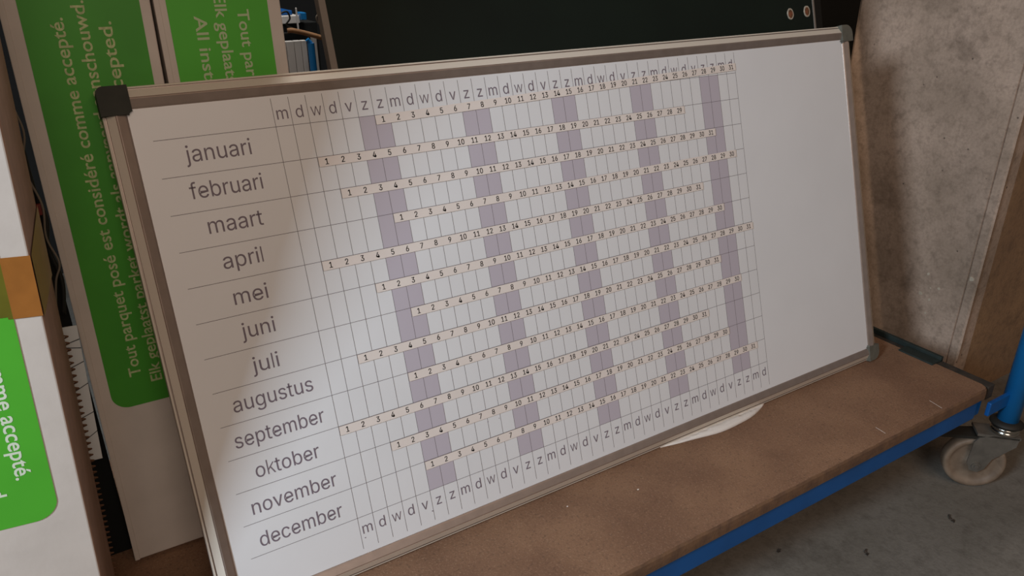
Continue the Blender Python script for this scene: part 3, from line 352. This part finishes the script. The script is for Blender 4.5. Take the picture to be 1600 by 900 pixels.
# pale chips on the pier
CHIPS = ((.1052, .0529, .0045), (.1135, .002, .0055), (.0936, .0224, .0022), (.0752, .0278, .0035), (.0902, -.0051, .0035), (.0915, -.0396, .0035), (.013, .0742, .0060))
bm = bmesh.new()
for y, z, r in CHIPS:
    pl = [(y + r * random.uniform(.6, 1.1) * math.cos(t * .9), z + r * random.uniform(.6, 1.1) * math.sin(t * .9)) for t in range(7)]
    prism(bm, pl, PX - .0006, PX + .001, lambda a, b, h: (h, a, b))
tag(new_obj('trim_1', bm, mat('pale_chip', '#c4b49e', .9)), kind='structure')

# ------------------------------------------------------------------ trolley
tr = empty('platform_trolley', (.4, .1, FZ))
tag(tr, 'blue steel platform trolley with brown hardboard deck under the whiteboard', 'trolley')
T0 = Vector(tr.location)
def tpart(name, bm, m, parent=tr, **k):
    bmesh.ops.translate(bm, verts=bm.verts, vec=-T0)
    return new_obj(name, bm, m, parent, **k)
DX0, DX1, DY0, DY1, DT = -.95, 1.125, -.195, .42, .020
bm = bmesh.new()
nx = 420; xs = [DX0 + (DX1 - DX0) * i / nx for i in range(nx + 1)]
def jag(x, s): return noise.noise(Vector((x * 60, s, 0))) * .0011 + noise.noise(Vector((x * 220, s, 5))) * .0006 - max(0, noise.noise(Vector((x * 14, s, 9))) - .35) * .006
cols = []
for x in xs:
    j = jag(x, 1.0); k = jag(x, 4.0)
    cr = max(0, x - (DX1 - .012)); cy = .012 - math.sqrt(max(0, .012 ** 2 - cr ** 2)) if cr > 0 else 0
    pts = [(x, DY1, 0), (x, DY0 + .03, 0), (x, DY0 + .0035 - j + cy, 0), (x, DY0 + .0008 - .3 * j + cy, -.003 - abs(k) * .5), (x, DY0 + k * .25 + cy, -.010), (x, DY0 - k * .2 + cy, -DT), (x, DY1, -DT)]
    cols.append([bm.verts.new(p) for p in pts])
for a, b in zip(cols, cols[1:]):
    for i in range(len(a)):
        j = (i + 1) % len(a); f = bm.faces.new((a[i], b[i], b[j], a[j])); f.material_index = 1 if i in (2, 3, 4) else 0
bm.faces.new(cols[0]).material_index = 1; bm.faces.new(cols[-1][::-1]).material_index = 1
bmesh.ops.recalc_face_normals(bm, faces=bm.faces)
tpart('deck_board', bm, [M['deck'], M['deck_edge']])
bm = bmesh.new(); box(bm, DX0, 1.105, DY0 + .004, DY0 + .03, -.062, -DT, .003); tpart('front_beam', bm, M['blue'])
bm = bmesh.new(); box(bm, DX0, 1.105, DY1 - .03, DY1 - .004, -.062, -DT, .003); tpart('rear_beam', bm, M['blue'])
bm = bmesh.new(); box(bm, 1.106, 1.128, DY0 + .008, DY1 - .004, -.062, -.0215, .003); tpart('end_beam', bm, M['blue'])
bm = bmesh.new(); box(bm, DX0 + .01, DX0 + .04, DY0 + .03, DY1 - .03, -.062, -DT, .003); tpart('end_beam', bm, M['blue'])
# raised rim along the right end
bm = bmesh.new(); box(bm, 1.1285, 1.150, DY0 + .004, DY1 - .02, -.030, -.002, .002)
tpart('end_rim', bm, M['rim'])
bm = bmesh.new(); box(bm, 1.112, 1.148, -.092, -.022, -.001, .003, .001); box(bm, 1.140, 1.148, -.092, DY1 - .03, -.002, .009, .001)
tpart('steel_tab', bm, M['tealsteel'])
bm = bmesh.new(); box(bm, 1.126, 1.20, -.204, -.196, -.058, -.030, .002); tpart('post_bracket', bm, M['blue'])
PXc, PYc = 1.208, -.205
bm = bmesh.new(); cyl(bm, (PXc, PYc, -.098), (PXc, PYc, 1.0), .0185, seg=40); post = tpart('post', bm, M['blue_post'], smooth=False)
for p in post.data.polygons: p.use_smooth = len(p.vertices) == 4

def caster(cx, cy, top, yaw, name='caster'):
    """swivel caster: bearing, fork, wheel, brake pedal; trails along yaw"""
    rt = bpy.data.objects.new(name, None); COL.objects.link(rt); rt.parent = tr
    rt.location = Vector((cx, cy, FZ)) - T0; rt.rotation_euler = (0, 0, yaw); rt.empty_display_size = .03
    r = .0555; wx = .038; H = top - FZ
    b1 = bmesh.new(); lathe(b1, [(.018, H - .008), (.0235, H - .0095), (.0245, H - .012), (.0235, H - .0145), (.0215, H - .0155), (.0235, H - .017), (.0250, H - .020), (.0235, H - .0235), (.019, H - .025)], 'Z', 40)
    new_obj('swivel_bearing', b1, M['chrome'], rt, smooth=True)
    b1 = bmesh.new(); lathe(b1, [(.0185, H + .004), (.0225, H + .002), (.0285, H - .002), (.0290, H - .005), (.022, H - .0085)], 'Z', 40)
    new_obj('dust_collar', b1, M['darksteel'], rt, smooth=True)
    b1 = bmesh.new()
    for s in (-1, 1):
        poly = [(-.022, H - .026), (.022, H - .026), (.045, H - .034), (.052, H - .045), (wx + .017, r + .004), (wx + .010, r - .011), (wx - .004, r - .015), (wx - .015, r - .006), (wx - .024, r + .018), (-.020, H - .045)]
        prism(b1, poly, s * .0175, s * .0205, lambda a, c, h: (a, h, c))
    prism(b1, [(-.024, -.0205), (.05, -.0205), (.05, .0205), (-.024, .0205)], H - .030, H - .0245)
    new_obj('fork', b1, M['zinc'], rt)
    b1 = bmesh.new(); lathe(b1, [(.0001, -.0155), (.010, -.0155), (.012, -.013), (.012, -.011), (.018, -.008), (.038, -.0075), (.043, -.010), (.047, -.0135), (r - .003, -.0135), (r - .0005, -.011), (r, -.006),
        (r, .006), (r - .0005, .011), (r - .003, .0135), (.047, .0135), (.043, .010), (.038, .0075), (.018, .008), (.012, .011), (.012, .013), (.010, .0155), (.0001, .0155)], 'Y', 64, (wx, 0, r))
    new_obj('wheel', b1, M['nylon'], rt, smooth=True)
    b1 = bmesh.new(); cyl(b1, (wx, -.0265, r), (wx, .0265, r), .0045, seg=6); cyl(b1, (wx, -.0235, r), (wx, .0235, r), .008, seg=24)
    new_obj('axle_bolt', b1, M['zinc'], rt)
    b1 = bmesh.new()
    prism(b1, [(.020, -.019), (.115, -.013), (.122, -.006), (.122, .006), (.115, .013), (.020, .019)], H - .036, H - .030, lambda x, y, h: (x, y, h - (x - .02) * .12))
    prism(b1, [(.020, -.0205), (.115, -.0145), (.115, -.0125), (.020, -.0175)], H - .045, H - .030, lambda x, y, h: (x, y, h - (x - .02) * .12))
    new_obj('brake_pedal', b1, M['darksteel'], rt)
    return rt
CA = caster(PXc, PYc, -.094, R(134))
def copy_tree(o, parent):
    c = o.copy(); COL.objects.link(c); c.parent = parent
    for ch in list(o.children): copy_tree(ch, c)
    return c
for px, py, yw in ((PXc - .02, .36, 200), (-.90, .36, 150)):
    c = copy_tree(CA, tr); c.location = Vector((px - (.10 if px > 0 else 0), py, FZ)) - T0; c.rotation_euler = (0, 0, R(yw))
    b1 = bmesh.new(); cyl(b1, (c.location.x, c.location.y, .15), (c.location.x, c.location.y, .1875), .018); new_obj('caster_stem', b1, M['blue'], tr)

# ------------------------------------------------------------------ whiteboard
TILT = R(17.17)
# board-local axes: x right, y up the board, z out of its face (towards the viewer)
BX = Matrix(((1, 0, 0), (0, math.sin(TILT), -math.cos(TILT)), (0, math.cos(TILT), math.sin(TILT)))).to_4x4()
B0 = Vector((0, .1487, .5423))                     # top left crossing of the calendar grid
wb = empty('planning_whiteboard'); wb.matrix_world = Matrix.Translation(B0) @ BX
tag(wb, 'large aluminium framed whiteboard with printed Dutch year planner leaning on trolley', 'whiteboard')
mm = .001
CW, RH = 20.3, 40.96
IX0, IX1, IY0, IY1, FW = -152, 1025, -541, 36, 23.5
PROF = [(-1, -1), (0, 1.0), (1.5, 2.0), (9.6, 4.9), (10.4, 4.7), (10.8, 3.9), (11.4, 4.3), (19.6, -.8), (20.0, -2.8), (20.9, -2.8), (21.2, -1.3), (22.9, -1.9), (23.5, -3.2), (23.5, -18), (-1, -18)]
def rail(name, a, b, inward, m):
    """a, b = inner corners; profile swept with mitred ends"""
    a, b = Vector(a), Vector(b); d = (b - a).normalized(); o = -Vector(inward)
    bm = bmesh.new(); A = []; Bv = []
    for s, h in PROF:
        for L, p, sg in ((A, a, -1), (Bv, b, 1)):
            q = p + o * s + d * sg * s
            L.append(bm.verts.new((q.x * mm, q.y * mm, h * mm)))
    n = len(PROF)
    for i in range(n):
        f = bm.faces.new((A[i], A[(i + 1) % n], Bv[(i + 1) % n], Bv[i]))
        f.material_index = 1 if i in (6, 10, 11) else 0
    bm.faces.new(A); bm.faces.new(Bv[::-1]); bmesh.ops.recalc_face_normals(bm, faces=bm.faces)
    return new_obj(name, bm, [m, M['alu_lit']], wb)
C_ = [(IX0, IY1), (IX1, IY1), (IX1, IY0), (IX0, IY0)]
rail('frame_rail', C_[0], C_[1], (0, -1), M['alu'])
rail('frame_rail', C_[1], C_[2], (-1, 0), M['alu'])
rail('frame_rail', C_[2], C_[3], (0, 1), M['alu'])
rail('frame_rail', C_[3], C_[0], (1, 0), M['alu'])
bm = bmesh.new(); box(bm, (IX0 - 2) * mm, (IX1 + 2) * mm, (IY0 - 2) * mm, (IY1 + 2) * mm, -.012, 0)
new_obj('writing_surface', bm, M['enamel'], wb)
def corner(cx, cy, sx, sy, L, m, r=9, inn=2.5, hgt=6.0):
    """cx, cy inner corner; sx, sy point outward"""
    bm = bmesh.new()
    F = FW + 1.0
    poly = [(-L, -inn), (-L, F)]
    n = 6
    for i in range(n + 1):
        t = R(90 - 90 * i / n); poly.append((F - r + r * math.cos(t), F - r + r * math.sin(t)))
    poly += [(F, -L), (-inn, -L)]
    for i in range(5):
        t = R(0 + 90 * i / 4); poly.append((-inn - 4 + 4 * math.cos(t), -inn - 4 + 4 * math.sin(t)))
    # outer edge falls back, the middle stays high
    def f(x, y, h):
        return ((cx + sx * x) * mm, (cy + sy * y) * mm, h * mm)
    fs = prism(bm, poly, -18.6, hgt, f)
    top = max(fs, key=lambda q: q.calc_center_median().z)
    bmesh.ops.bevel(bm, geom=list(top.edges), offset=.0012, segments=2, affect='EDGES', clamp_overlap=True)
    o = new_obj('corner_cap', bm, m, wb); return o
a = corner(IX0, IY1, -1, 1, 6, M['cap_dark'], r=7, hgt=6.5); a['label'] = 'dark top left corner cap'
a = corner(IX1, IY1, 1, 1, 4, M['cap_grey'], r=16); a['label'] = 'grey rounded corner cap'
corner(IX1, IY0, 1, -1, 4, M['cap_grey'], r=16)
corner(IX0, IY0, -1, -1, 4, M['cap_grey'], r=16)

LW = .55
def quad(bm, x0, x1, y0, y1, z=.15):
    v = [bm.verts.new((x * mm, y * mm, z * mm)) for x, y in ((x0, y0), (x1, y0), (x1, y1), (x0, y1))]; bm.faces.new(v)
bm = bmesh.new()
for i in range(5):
    c0 = 5 + 7 * i; quad(bm, c0 * CW, (c0 + 2) * CW, -12 * RH, 0, .08)
new_obj('weekend_shading', bm, M['shade'], wb)
bm = bmesh.new()
for i in range(38): quad(bm, i * CW - LW / 2, i * CW + LW / 2, -533.5, 36 - 3.5, .14)
new_obj('vertical_grid_lines', bm, M['line'], wb)
bm = bmesh.new()
for j in range(13): quad(bm, -132.5, 37 * CW, -j * RH - LW / 2, -j * RH + LW / 2, .18)
new_obj('horizontal_grid_lines', bm, M['line'], wb)
loc = lambda x, y: (x * mm, y * mm, .00024)
for nm, yb in (('top_weekday_letters', 7.9), ('bottom_weekday_letters', -514.3)):
    bm = bmesh.new()
    for i in range(37):
        put_text(bm, 'mdwdvzz'[i % 7], loc, 14.2, align='C', at=((i + .5) * CW, yb), narrow=.93, style='r', ref=PASC)
    new_obj(nm, bm, M['print'], wb)
MONTHS = [('januari', -103.9, -32.6, 27.0), ('februari', -107.8, -28, 67.3), ('maart', -97, -36.4, 108), ('april', -90.1, -45.3, 150), ('mei', -87.1, -48.4, 192.6), ('juni', -87.1, -48.6, 233), ('juli', -83.8, -52.7, 275),
          ('augustus', -114.1, -20.1, 315), ('september', -121, -14.5, 357.0), ('oktober', -106, -29.2, 398.4), ('november', -119, -15.8, 440.4), ('december', -118.5, -16.7, 481.6)]
for k, (s, x0, x1, yb) in enumerate(MONTHS):
    bm = bmesh.new(); put_text(bm, s, loc, 18.0, width=x1 - x0, at=(x0, -yb), style='r', ref=PASC)
    new_obj('month_name', bm, M['print'], wb)
for x, y, r in ((203, -427, .9), (221, -427.5, .8), (5, -520, 1.1), (100, -520, 1.2), (152, -421, .6)):
    bm = bmesh.new(); v = [bm.verts.new(((x + r * math.cos(t)) * mm, (y + .6 * r * math.sin(t)) * mm, .0003)) for t in (0, 1, 2, 3, 4, 5)]; bm.faces.new(v)
    new_obj('marker_speck', bm, M['print'], wb)

# ------------------------------------------------------------------ number strips (loose magnets laid on the planner)
START = [6, 2, 3, 6, 1, 4, 6, 2, 5, 0, 3, 5]; DAYS = [31, 29, 31, 30, 31, 30, 31, 31, 30, 31, 30, 31]
for k in range(12):
    n = DAYS[k]; L = n * CW; Hs = 11.4
    x0 = START[k] * CW + .4; ytop = -k * RH - .4
    ang = R(1.45) if k == 0 else R((0, .03, -.05, .08, .02, .04, -.03, .02, .05, -.04, .03, .06)[k])
    mw = Matrix.Translation(B0) @ BX @ Matrix.Translation((x0 * mm, (ytop - Hs) * mm, .00025)) @ Matrix.Rotation(ang, 4, 'Z')
    bm = bmesh.new(); box(bm, 0, L * mm, 0, Hs * mm, 0, .0009)
    for f in bm.faces:
        if abs(f.normal.z) < .5 and f.calc_area() > 0: f.material_index = 1
    bm.normal_update()
    for f in bm.faces: f.material_index = 0 if f.normal.z > .5 else 1
    st = new_obj('number_strip', bm, [M['strip'], M['strip_edge']]); st.matrix_world = mw
    tag(st, 'cream magnetic strip numbered 1 to %d at the %s row line' % (n, MONTHS[k][0]), 'number strip', 'number strips on the planner')
    bm = bmesh.new()
    for d in range(1, n + 1):
        put_text(bm, str(d), lambda x, y: (x * mm, y * mm, .00097), 7.0, align='C', at=((d - .5) * CW, 2.2), ref=PDIG, narrow=.86, style='b')
    new_obj('printed_numbers', bm, M['digit'], st)

# ------------------------------------------------------------------ chalkboard behind
cb = empty('chalkboard'); cb.matrix_world = Matrix.Translation(B0) @ BX @ Matrix.Translation((0, 0, -.021))
tag(cb, 'dark green chalkboard with thin grey frame standing behind the whiteboard', 'chalkboard')
CX0, CX1, CY0, CY1 = 86, 988, -556, 330
bm = bmesh.new(); box(bm, (CX0 + 4) * mm, (CX1 - 3) * mm, (CY0 + 3) * mm, (CY1 - 3) * mm, -.013, -.001); new_obj('chalk_panel', bm, M['chalk'], cb)
for x0, x1, y0, y1 in ((CX0, CX0 + 9, CY0, CY1), (CX1 - 5, CX1, CY0, CY1), (CX0 + 9, CX1 - 5, CY0, CY0 + 9), (CX0 + 9, CX1 - 5, CY1 - 9, CY1)):
    bm = bmesh.new(); box(bm, x0 * mm, x1 * mm, y0 * mm, y1 * mm, -.015, 0, .0008); new_obj('frame_edge', bm, M['chalkframe'], cb)
for x, y, sc in ((923, 90.5, 1.0), (966.5, 93, 1.0)):
    bm = bmesh.new(); N = 22
    ring = lambda rr, z: [bm.verts.new(((x + rr * 7.6 * (1 + .06 * random.random()) * math.cos(2 * math.pi * i / N)) * mm, (y + rr * 9.6 * (1 + .05 * random.random()) * math.sin(2 * math.pi * i / N)) * mm, z)) for i in range(N)]
    a, b, c = ring(1, -.001), ring(.96, .0004), ring(.72, .0003)
    for p, q in ((a, b), (b, c)):
        for i in range(N): bm.faces.new((p[i], p[(i + 1) % N], q[(i + 1) % N], q[i])).material_index = 1
    bm.faces.new(c); bmesh.ops.recalc_face_normals(bm, faces=bm.faces)
    so = new_obj('oval_sticker', bm, [M['sticker'], M['stickrim']]); so.matrix_world = cb.matrix_world.copy()
    tag(so, 'small oval orange sticker with pale rim, %s of the two on the chalkboard' % ('left' if x < 940 else 'right'), 'sticker', 'stickers on the chalkboard')

lb = empty('added_black_board'); lb.matrix_world = Matrix.Translation(B0) @ BX @ Matrix.Translation((0, 0, -.222))  # unseen leaning board, added to keep the warm rear light off the pier
tag(lb, 'big black board added behind the chalkboard to shade the concrete pier', 'board')
bm = bmesh.new(); box(bm, .36, 1.272, -.495, .62, -.012, 0, .001); new_obj('panel', bm, M['black'], lb)
bm = bmesh.new(); box(bm, .355, .363, -.495, .62, -.014, .002, .001); new_obj('edge_strip', bm, M['black'], lb)

# ------------------------------------------------------------------ parquet cartons
L1 = 'Tout parquet posé est considéré comme accepté.'
L2 = 'Elk geplaatst parket wordt als aanvaard aanschouwd.'
L3 = 'All installed parquet is considered as accepted.'
def flap_carton(name, label, width, depth, height, green, lines, gm, tm, group=None, flip=1):
    """local: x along width from the left edge, y back, z up; the front is y = 0"""
    root = empty(name)
    bm = bmesh.new(); box(bm, 0, width, .0, depth, 0, height, .0022, 3)
    new_obj('carton_body', bm, M['boxwhite'], root)
    bm = bmesh.new(); box(bm, -.0008, .0052, -.0012, .004, .0005, height - .0005, .0008, 2)
    new_obj('overlapping_flap', bm, M['boxwhite'], root)
    gx0, gx1, gz0, gz1, gr = green
    bm = bmesh.new(); prism(bm, rrect(gx0, gx1, gz0, gz1, gr, 8), -.0006, .0001, lambda x, z, h: (x, h, z))
    new_obj('green_print', bm, gm, root)
    for s, xb, zc, ln, asc in lines:
        bm = bmesh.new()
        if flip > 0: fn = lambda x, y: (xb - y, -.0008, zc + x)      # reads upwards
        else: fn = lambda x, y: (xb + y, -.0008, zc - x)             # reads downwards
        put_text(bm, s, fn, asc, width=ln, align='C', bold=.012)
        new_obj('printed_line', bm, tm, root)
    if label: tag(root, label, 'carton', group)
    return root
LEAN = R(2.95)
H1 = .92
b1 = flap_carton('parquet_carton', 'tall white parquet carton, green print reading upwards, behind whiteboard corner', .138, .09, H1,
    (.0158, .1272, .2185, .703, .019), ((L1, .0526, .461, .408, .0124), (L2, .0744, .463, .436, .0124), (L3, .0962, .437, .446, .0124)), M['green'], M['boxtext_speckled'], 'parquet cartons by the whiteboard')
b1.location = (-.2505, .157, .0048); b1.rotation_euler = (-LEAN, R(.75), 0)
b2 = flap_carton('parquet_carton', 'tall white parquet carton, green print reading downwards, beside the chalkboard', .1345, .09, H1,
    (.0115, .1195, .2185, .703, .019), ((L1, .0845, .461, .408, .0124), (L2, .0610, .463, .436, .0124), (L3, .0375, .437, .446, .0124)), M['green_lit'], M['boxtext'], 'parquet cartons by the whiteboard', flip=-1)
b2.location = (-.1012, .157, .0048); b2.rotation_euler = (-LEAN, R(.1), 0)

# near left carton: local origin at its front right bottom corner, built towards -x
W3, D3, H3 = .30, .14, .95
b3 = empty('near_parquet_carton')
tag(b3, 'brightly lit white and green parquet carton nearest, with brown tape round it', 'carton', 'parquet cartons by the whiteboard')
bm = bmesh.new(); box(bm, -W3, 0, 0, D3, 0, H3, .002, 3)
bm.normal_update()
for f in bm.faces:
    if f.normal.x > .7: f.material_index = 1
new_obj('carton_body', bm, [M['boxwhite'], M['carton_brown']], b3)
GX1, GZ0 = -.0215, .243
bm = bmesh.new(); prism(bm, rrect(-W3 + .03, GX1, GZ0, .80, .02, 8), -.0006, .0001, lambda x, z, h: (x, h, z)); new_obj('green_print', bm, M['green_lit'], b3)
for s, xb, ze, ln, asc in ((L1, -.0480, .2915, .412, .0126), (L2, -.0705, .273, .440, .0126)):
    bm = bmesh.new(); put_text(bm, s, lambda x, y: (xb + y, -.0008, ze - x), asc, width=ln, align='R', bold=.014)
    new_obj('printed_line', bm, mat('white_print_on_green', '#dfe8d0', .6), b3)
# tape: front, over green, and side
TZ0, TZ1 = .4525, .503
def tape(bm, pts, mi=0): 
    v = [bm.verts.new(p) for p in pts]; f = bm.faces.new(v); f.material_index = mi
bm = bmesh.new()
def wob(z, k): return z + .0012 * math.sin(k * 2.1)
for k in range(12):
    xa, xb_ = -W3 + k * (W3 / 12), -W3 + (k + 1) * (W3 / 12)
    for q0, q1 in (((xa, xb_)),):
        pass
    if xb_ <= GX1: segs = [(xa, xb_, 1)]
    elif xa >= GX1: segs = [(xa, xb_, 0)]
    else: segs = [(xa, GX1, 1), (GX1, xb_, 0)]
    for s0, s1, mi in segs:
        tape(bm, [(s0, -.0010, wob(TZ0 - .004 - s0 * .03, k)), (s1, -.0010, wob(TZ0 - .004 - s1 * .03, k)), (s1, -.0010, wob(TZ1 - s1 * .02, k)), (s0, -.0010, wob(TZ1 - s0 * .02, k))], mi)
ys = [-.001 + (D3 + .001) * i / 14 for i in range(15)]
for ya, yb in zip(ys, ys[1:]):
    tape(bm, [(.0010, ya, wob(TZ0 - .0055, 11) - ya * .10), (.0010, yb, wob(TZ0 - .0055, 11) - yb * .10), (.0010, yb, wob(TZ1, 11) + yb * .02), (.0010, ya, wob(TZ1, 11) + ya * .02)], 0)
new_obj('parcel_tape', bm, [M['tape'], M['tape_green']], b3)
# corrugated flute showing along the open back edge of the side
bm = bmesh.new()
for side, ph in ((0, 0),):
    pts = []
    z = .0
    N = 620
    for i in range(N):
        z = .004 + .36 * i / N
        pts.append((.0000 + .0030 * math.sin(z * 2 * math.pi / .0078), D3 + .0026 + .0015 * math.cos(z * 2 * math.pi / .0078), z))
    tube(bm, pts, .00095, 6)
new_obj('corrugated_edge', bm, M['flute'], b3, smooth=True)
b3.location = (-.2862, -.04, .001); b3.rotation_euler = (0, R(2.75), R(-4.0))

# ------------------------------------------------------------------ things in the gap between the cartons
bp = bmesh.new(); box(bp, -.42, -.2512, .190, .198, 0, .95, .001)  # added sheet, its black paints the darkness of the open gap
o = new_obj('added_black_board', bp, M['black']); tag(o, 'narrow black sheet added to darken the gap between the left cartons', 'board')
bp = bmesh.new()
box(bp, -.0075, .0075, 0, .0018, 0, .175, .0003)
o = new_obj('paper_strip', bp, M['paper'])
o.location = (-.2635, .145, .178); o.rotation_euler = (0, R(3.2), 0)
tag(o, 'white paper strip with thin slanted lines, between the left cartons', 'paper')
for z, s in ((.028, .010), (.058, .006), (.094, .008), (.124, .006), (.150, -.003), (.154, .004)):
    bm = bmesh.new(); v = [bm.verts.new(p) for p in ((-.0075, -.0003, z), (.0075, -.0003, z + s), (.0075, -.0003, z + s + .0012), (-.0075, -.0003, z + .0012))]; bm.faces.new(v)
    new_obj('printed_line', bm, M['ink'], o)
CB = []
def cable(name, label, pts, r, m, cat='cable'):
    bm = bmesh.new(); tube(bm, catmull(pts), r, 8); q = new_obj(name, bm, m, smooth=True); tag(q, label, cat); return q
cable('thin_cable', 'thin pale cable hanging in loops beside the near left carton', [(-.250, .150, .66), (-.2515, .152, .60), (-.2475, .152, .565), (-.2555, .152, .53), (-.2485, .152, .49), (-.2525, .152, .455), (-.2470, .152, .425), (-.2545, .152, .405), (-.262, .152, .37)], .0011, M['cable_w'])
cable('black_cable', 'thick black cable behind the near left carton', [(-.258, .165, .60), (-.2535, .165, .55), (-.252, .165, .50), (-.2485, .165, .47), (-.2535, .165, .44), (-.249, .165, .40), (-.256, .165, .36)], .0022, M['cable_k'])
bm = bmesh.new(); box(bm, -.2545, -.2495, .156, .161, .478, .490, .001); tag(new_obj('red_clip', bm, M['red']), 'small dark red plastic clip beside the near left carton', 'clip')

# ------------------------------------------------------------------ clutter seen between carton and chalkboard
bm = bmesh.new()
wp = empty('white_plank_panel', (.14, .5, FZ)); tag(wp, 'white boarded panel standing behind, between carton and chalkboard', 'panel')
for x0, x1 in ((.085, .1225), (.1232, .1352), (.1358, .1466), (.1472, .1555)):
    b_ = bmesh.new(); box(b_, x0 - .14, x1 - .14, 0, .012, 0, .5975 - FZ, .0008); new_obj('plank', b_, M['whitepanel'], wp)
bm = bmesh.new(); cyl(bm, (.1640, .490, FZ), (.1590, .490, .594), .0055, seg=24); cyl(bm, (.1590, .49, .594), (.154, .49, .600), .0035, seg=12)
tag(new_obj('blue_pole', bm, M['blue_post']), 'slim blue pole standing beside the white boarded panel behind', 'pole')
bm = bmesh.new(); box(bm, .167, .174, .505, .515, FZ, .603, .0008); tag(new_obj('white_batten', bm, M['whitepanel']), 'narrow white batten between blue pole and chalkboard edge', 'batten')
bm = bmesh.new()
pts = [(.119, .47, .6165), (.128, .47, .616), (.150, .47, .610), (.172, .47, .603), (.183, .47, .600)]
tube(bm, catmull(pts), .0038, 8)
tag(new_obj('wooden_stick', bm, M['wood'], smooth=True), 'rough pale wooden stick lying across the top of the white panel', 'stick')
bm = bmesh.new(); box(bm, .118, .158, .53, .60, .621, .633, .001); tag(new_obj('white_tray', bm, M['whitepanel']), 'small white tray edge above the wooden stick', 'tray')
bm = bmesh.new(); box(bm, .118, .150, .54, .60, .6335, .640, .001); tag(new_obj('teal_box', bm, M['blue']), 'small teal blue box lid above the white tray edge', 'box')
bm = bmesh.new(); box(bm, .1585, .168, .525, .55, .626, .637, .001); tag(new_obj('blue_clamp', bm, M['blue_post']), 'small blue clamp right of the white tray edge', 'clamp')
bm = bmesh.new(); box(bm, .10, .19, .545, .62, FZ, .6205, .001); tag(new_obj('dark_crate', bm, M['black']), 'dark crate behind the white boarded panel', 'crate')
bm = bmesh.new(); box(bm, .1500, .1523, .52, .523, .612, .645, .0004); tag(new_obj('white_rod', bm, M['whitepanel']), 'thin white upright rod in front of the tray edge', 'rod')
cable('curled_cable', 'curled off-white cable at the chalkboard edge', [(.172, .47, .640), (.166, .47, .634), (.168, .47, .625), (.176, .47, .621), (.186, .47, .620)], .0014, M['cable_w'])
cable('curled_cable', 'lower off-white cable curl hanging over the wooden stick end', [(.180, .465, .620), (.170, .465, .615), (.171, .465, .605), (.178, .465, .600), (.180, .465, .592), (.184, .465, .580)], .0014, M['cable_w'])
cable('looped_black_cable', 'looped black cable beside the second carton edge', [(.112, .48, .640), (.124, .48, .643), (.1275, .48, .633), (.121, .48, .624), (.130, .48, .618), (.122, .48, .612), (.113, .48, .612)], .0014, M['cable_k'])

# ------------------------------------------------------------------ white cloth peeping out under the board
bm = bmesh.new()
NX, NY = 60, 14
X0, X1 = .497, .738
g = []
for i in range(NX + 1):
    s = i / NX; x = X0 + (X1 - X0) * s
    front = -.0150 - .0215 * math.sin(math.pi * min(1, s ** 1.25)) ** .85 - .0006 * math.sin(s * 17)
    row = []
    for j in range(NY + 1):
        t = j / NY; y = front + (.012 - front) * t
        prof = math.sin(math.pi * min(1, t * 1.15 + .0)) if t < .5 else 1
        hgt = .0052 * math.sqrt(max(0, 1 - (1 - min(1, t * 3)) ** 2)) * (.45 + .55 * math.sin(math.pi * s) ** .5)
        hgt += .0010 * noise.noise(Vector((x * 60, y * 160, 2))) * min(1, t * 3)
        if y > -.021: hgt = min(hgt, .0014)
        row.append(bm.verts.new((x, y, .0006 + max(0, hgt))))
    g.append(row)
for a, b in zip(g, g[1:]):
    for j in range(NY): bm.faces.new((a[j], b[j], b[j + 1], a[j + 1]))
bmesh.ops.recalc_face_normals(bm, faces=bm.faces)
o = new_obj('foam_cloth', bm, M['cloth'], smooth=True)
md = o.modifiers.new('thickness', 'SOLIDIFY'); md.thickness = .0005; md.offset = -1
tag(o, 'white folded foam cloth peeping out under the whiteboard bottom rail', 'cloth')

# small litter on deck and floor
bm = bmesh.new()
for x, y, r in ((.385, -.01, .0016), (.40, -.075, .0012), (.29, -.05, .001)):
    prism(bm, [(x + r * math.cos(t) * 1.5, y + r * math.sin(t)) for t in (0, 1, 2.2, 3.4, 5)], 0, .0006)
tag(new_obj('pale_crumbs', bm, M['cloth']), 'few tiny pale crumbs on the brown deck', 'debris', kind='stuff')
def leaf(name, label, x, y, L, W, a):
    bm = bmesh.new(); P = []
    for i in range(7):
        t = i / 6; wdt = W * math.sin(math.pi * (t * .85 + .12)) * (1 if i % 2 else .65)
        c, s = math.cos(a), math.sin(a)
        for sg in (-1, 1):
            lx, ly = (t - .5) * L, sg * wdt
            P.append(bm.verts.new((x + lx * c - ly * s, y + lx * s + ly * c, FZ + .0012 + .002 * math.sin(i * 1.7 + sg))))
    for i in range(6): bm.faces.new((P[2*i], P[2*i+2], P[2*i+3], P[2*i+1]))
    o = new_obj(name, bm, M['rim']); md = o.modifiers.new('t', 'SOLIDIFY'); md.thickness = .0006
    tag(o, label, 'debris')

leaf('dry_leaf_scrap', 'dark dry leaf scrap on the floor below the caster wheel', 1.053, -.2228, .022, .0045, 1.0)
leaf('floor_debris', 'small dark debris bit on the floor nearer the front than the leaf scrap', .842, -.1937, .016, .004, .8)
leaf('floor_debris', 'tiny dark speck on the floor just in front of the blue front beam', .7147, -.1096, .011, .0035, .3)
# pale scratches in the deck surface
for p0, p1 in (((.9913, -.1612, 0), (.9869, -.187, 0)), ((.8382, -.162, 0), (.837, -.181, 0))):
    bm = bmesh.new(); d = (Vector(p1) - Vector(p0)).normalized(); n_ = Vector((-d.y, d.x, 0)) * .0007
    pts = [Vector(p0) - n_ * .3, Vector(p0) + n_, Vector(p1) + n_ * .5, Vector(p1) - n_]
    for lst in (pts,):
        bm.faces.new([bm.verts.new((v.x, v.y, .0003)) for v in lst])
    tpart('scratch', bm, M['strip'])
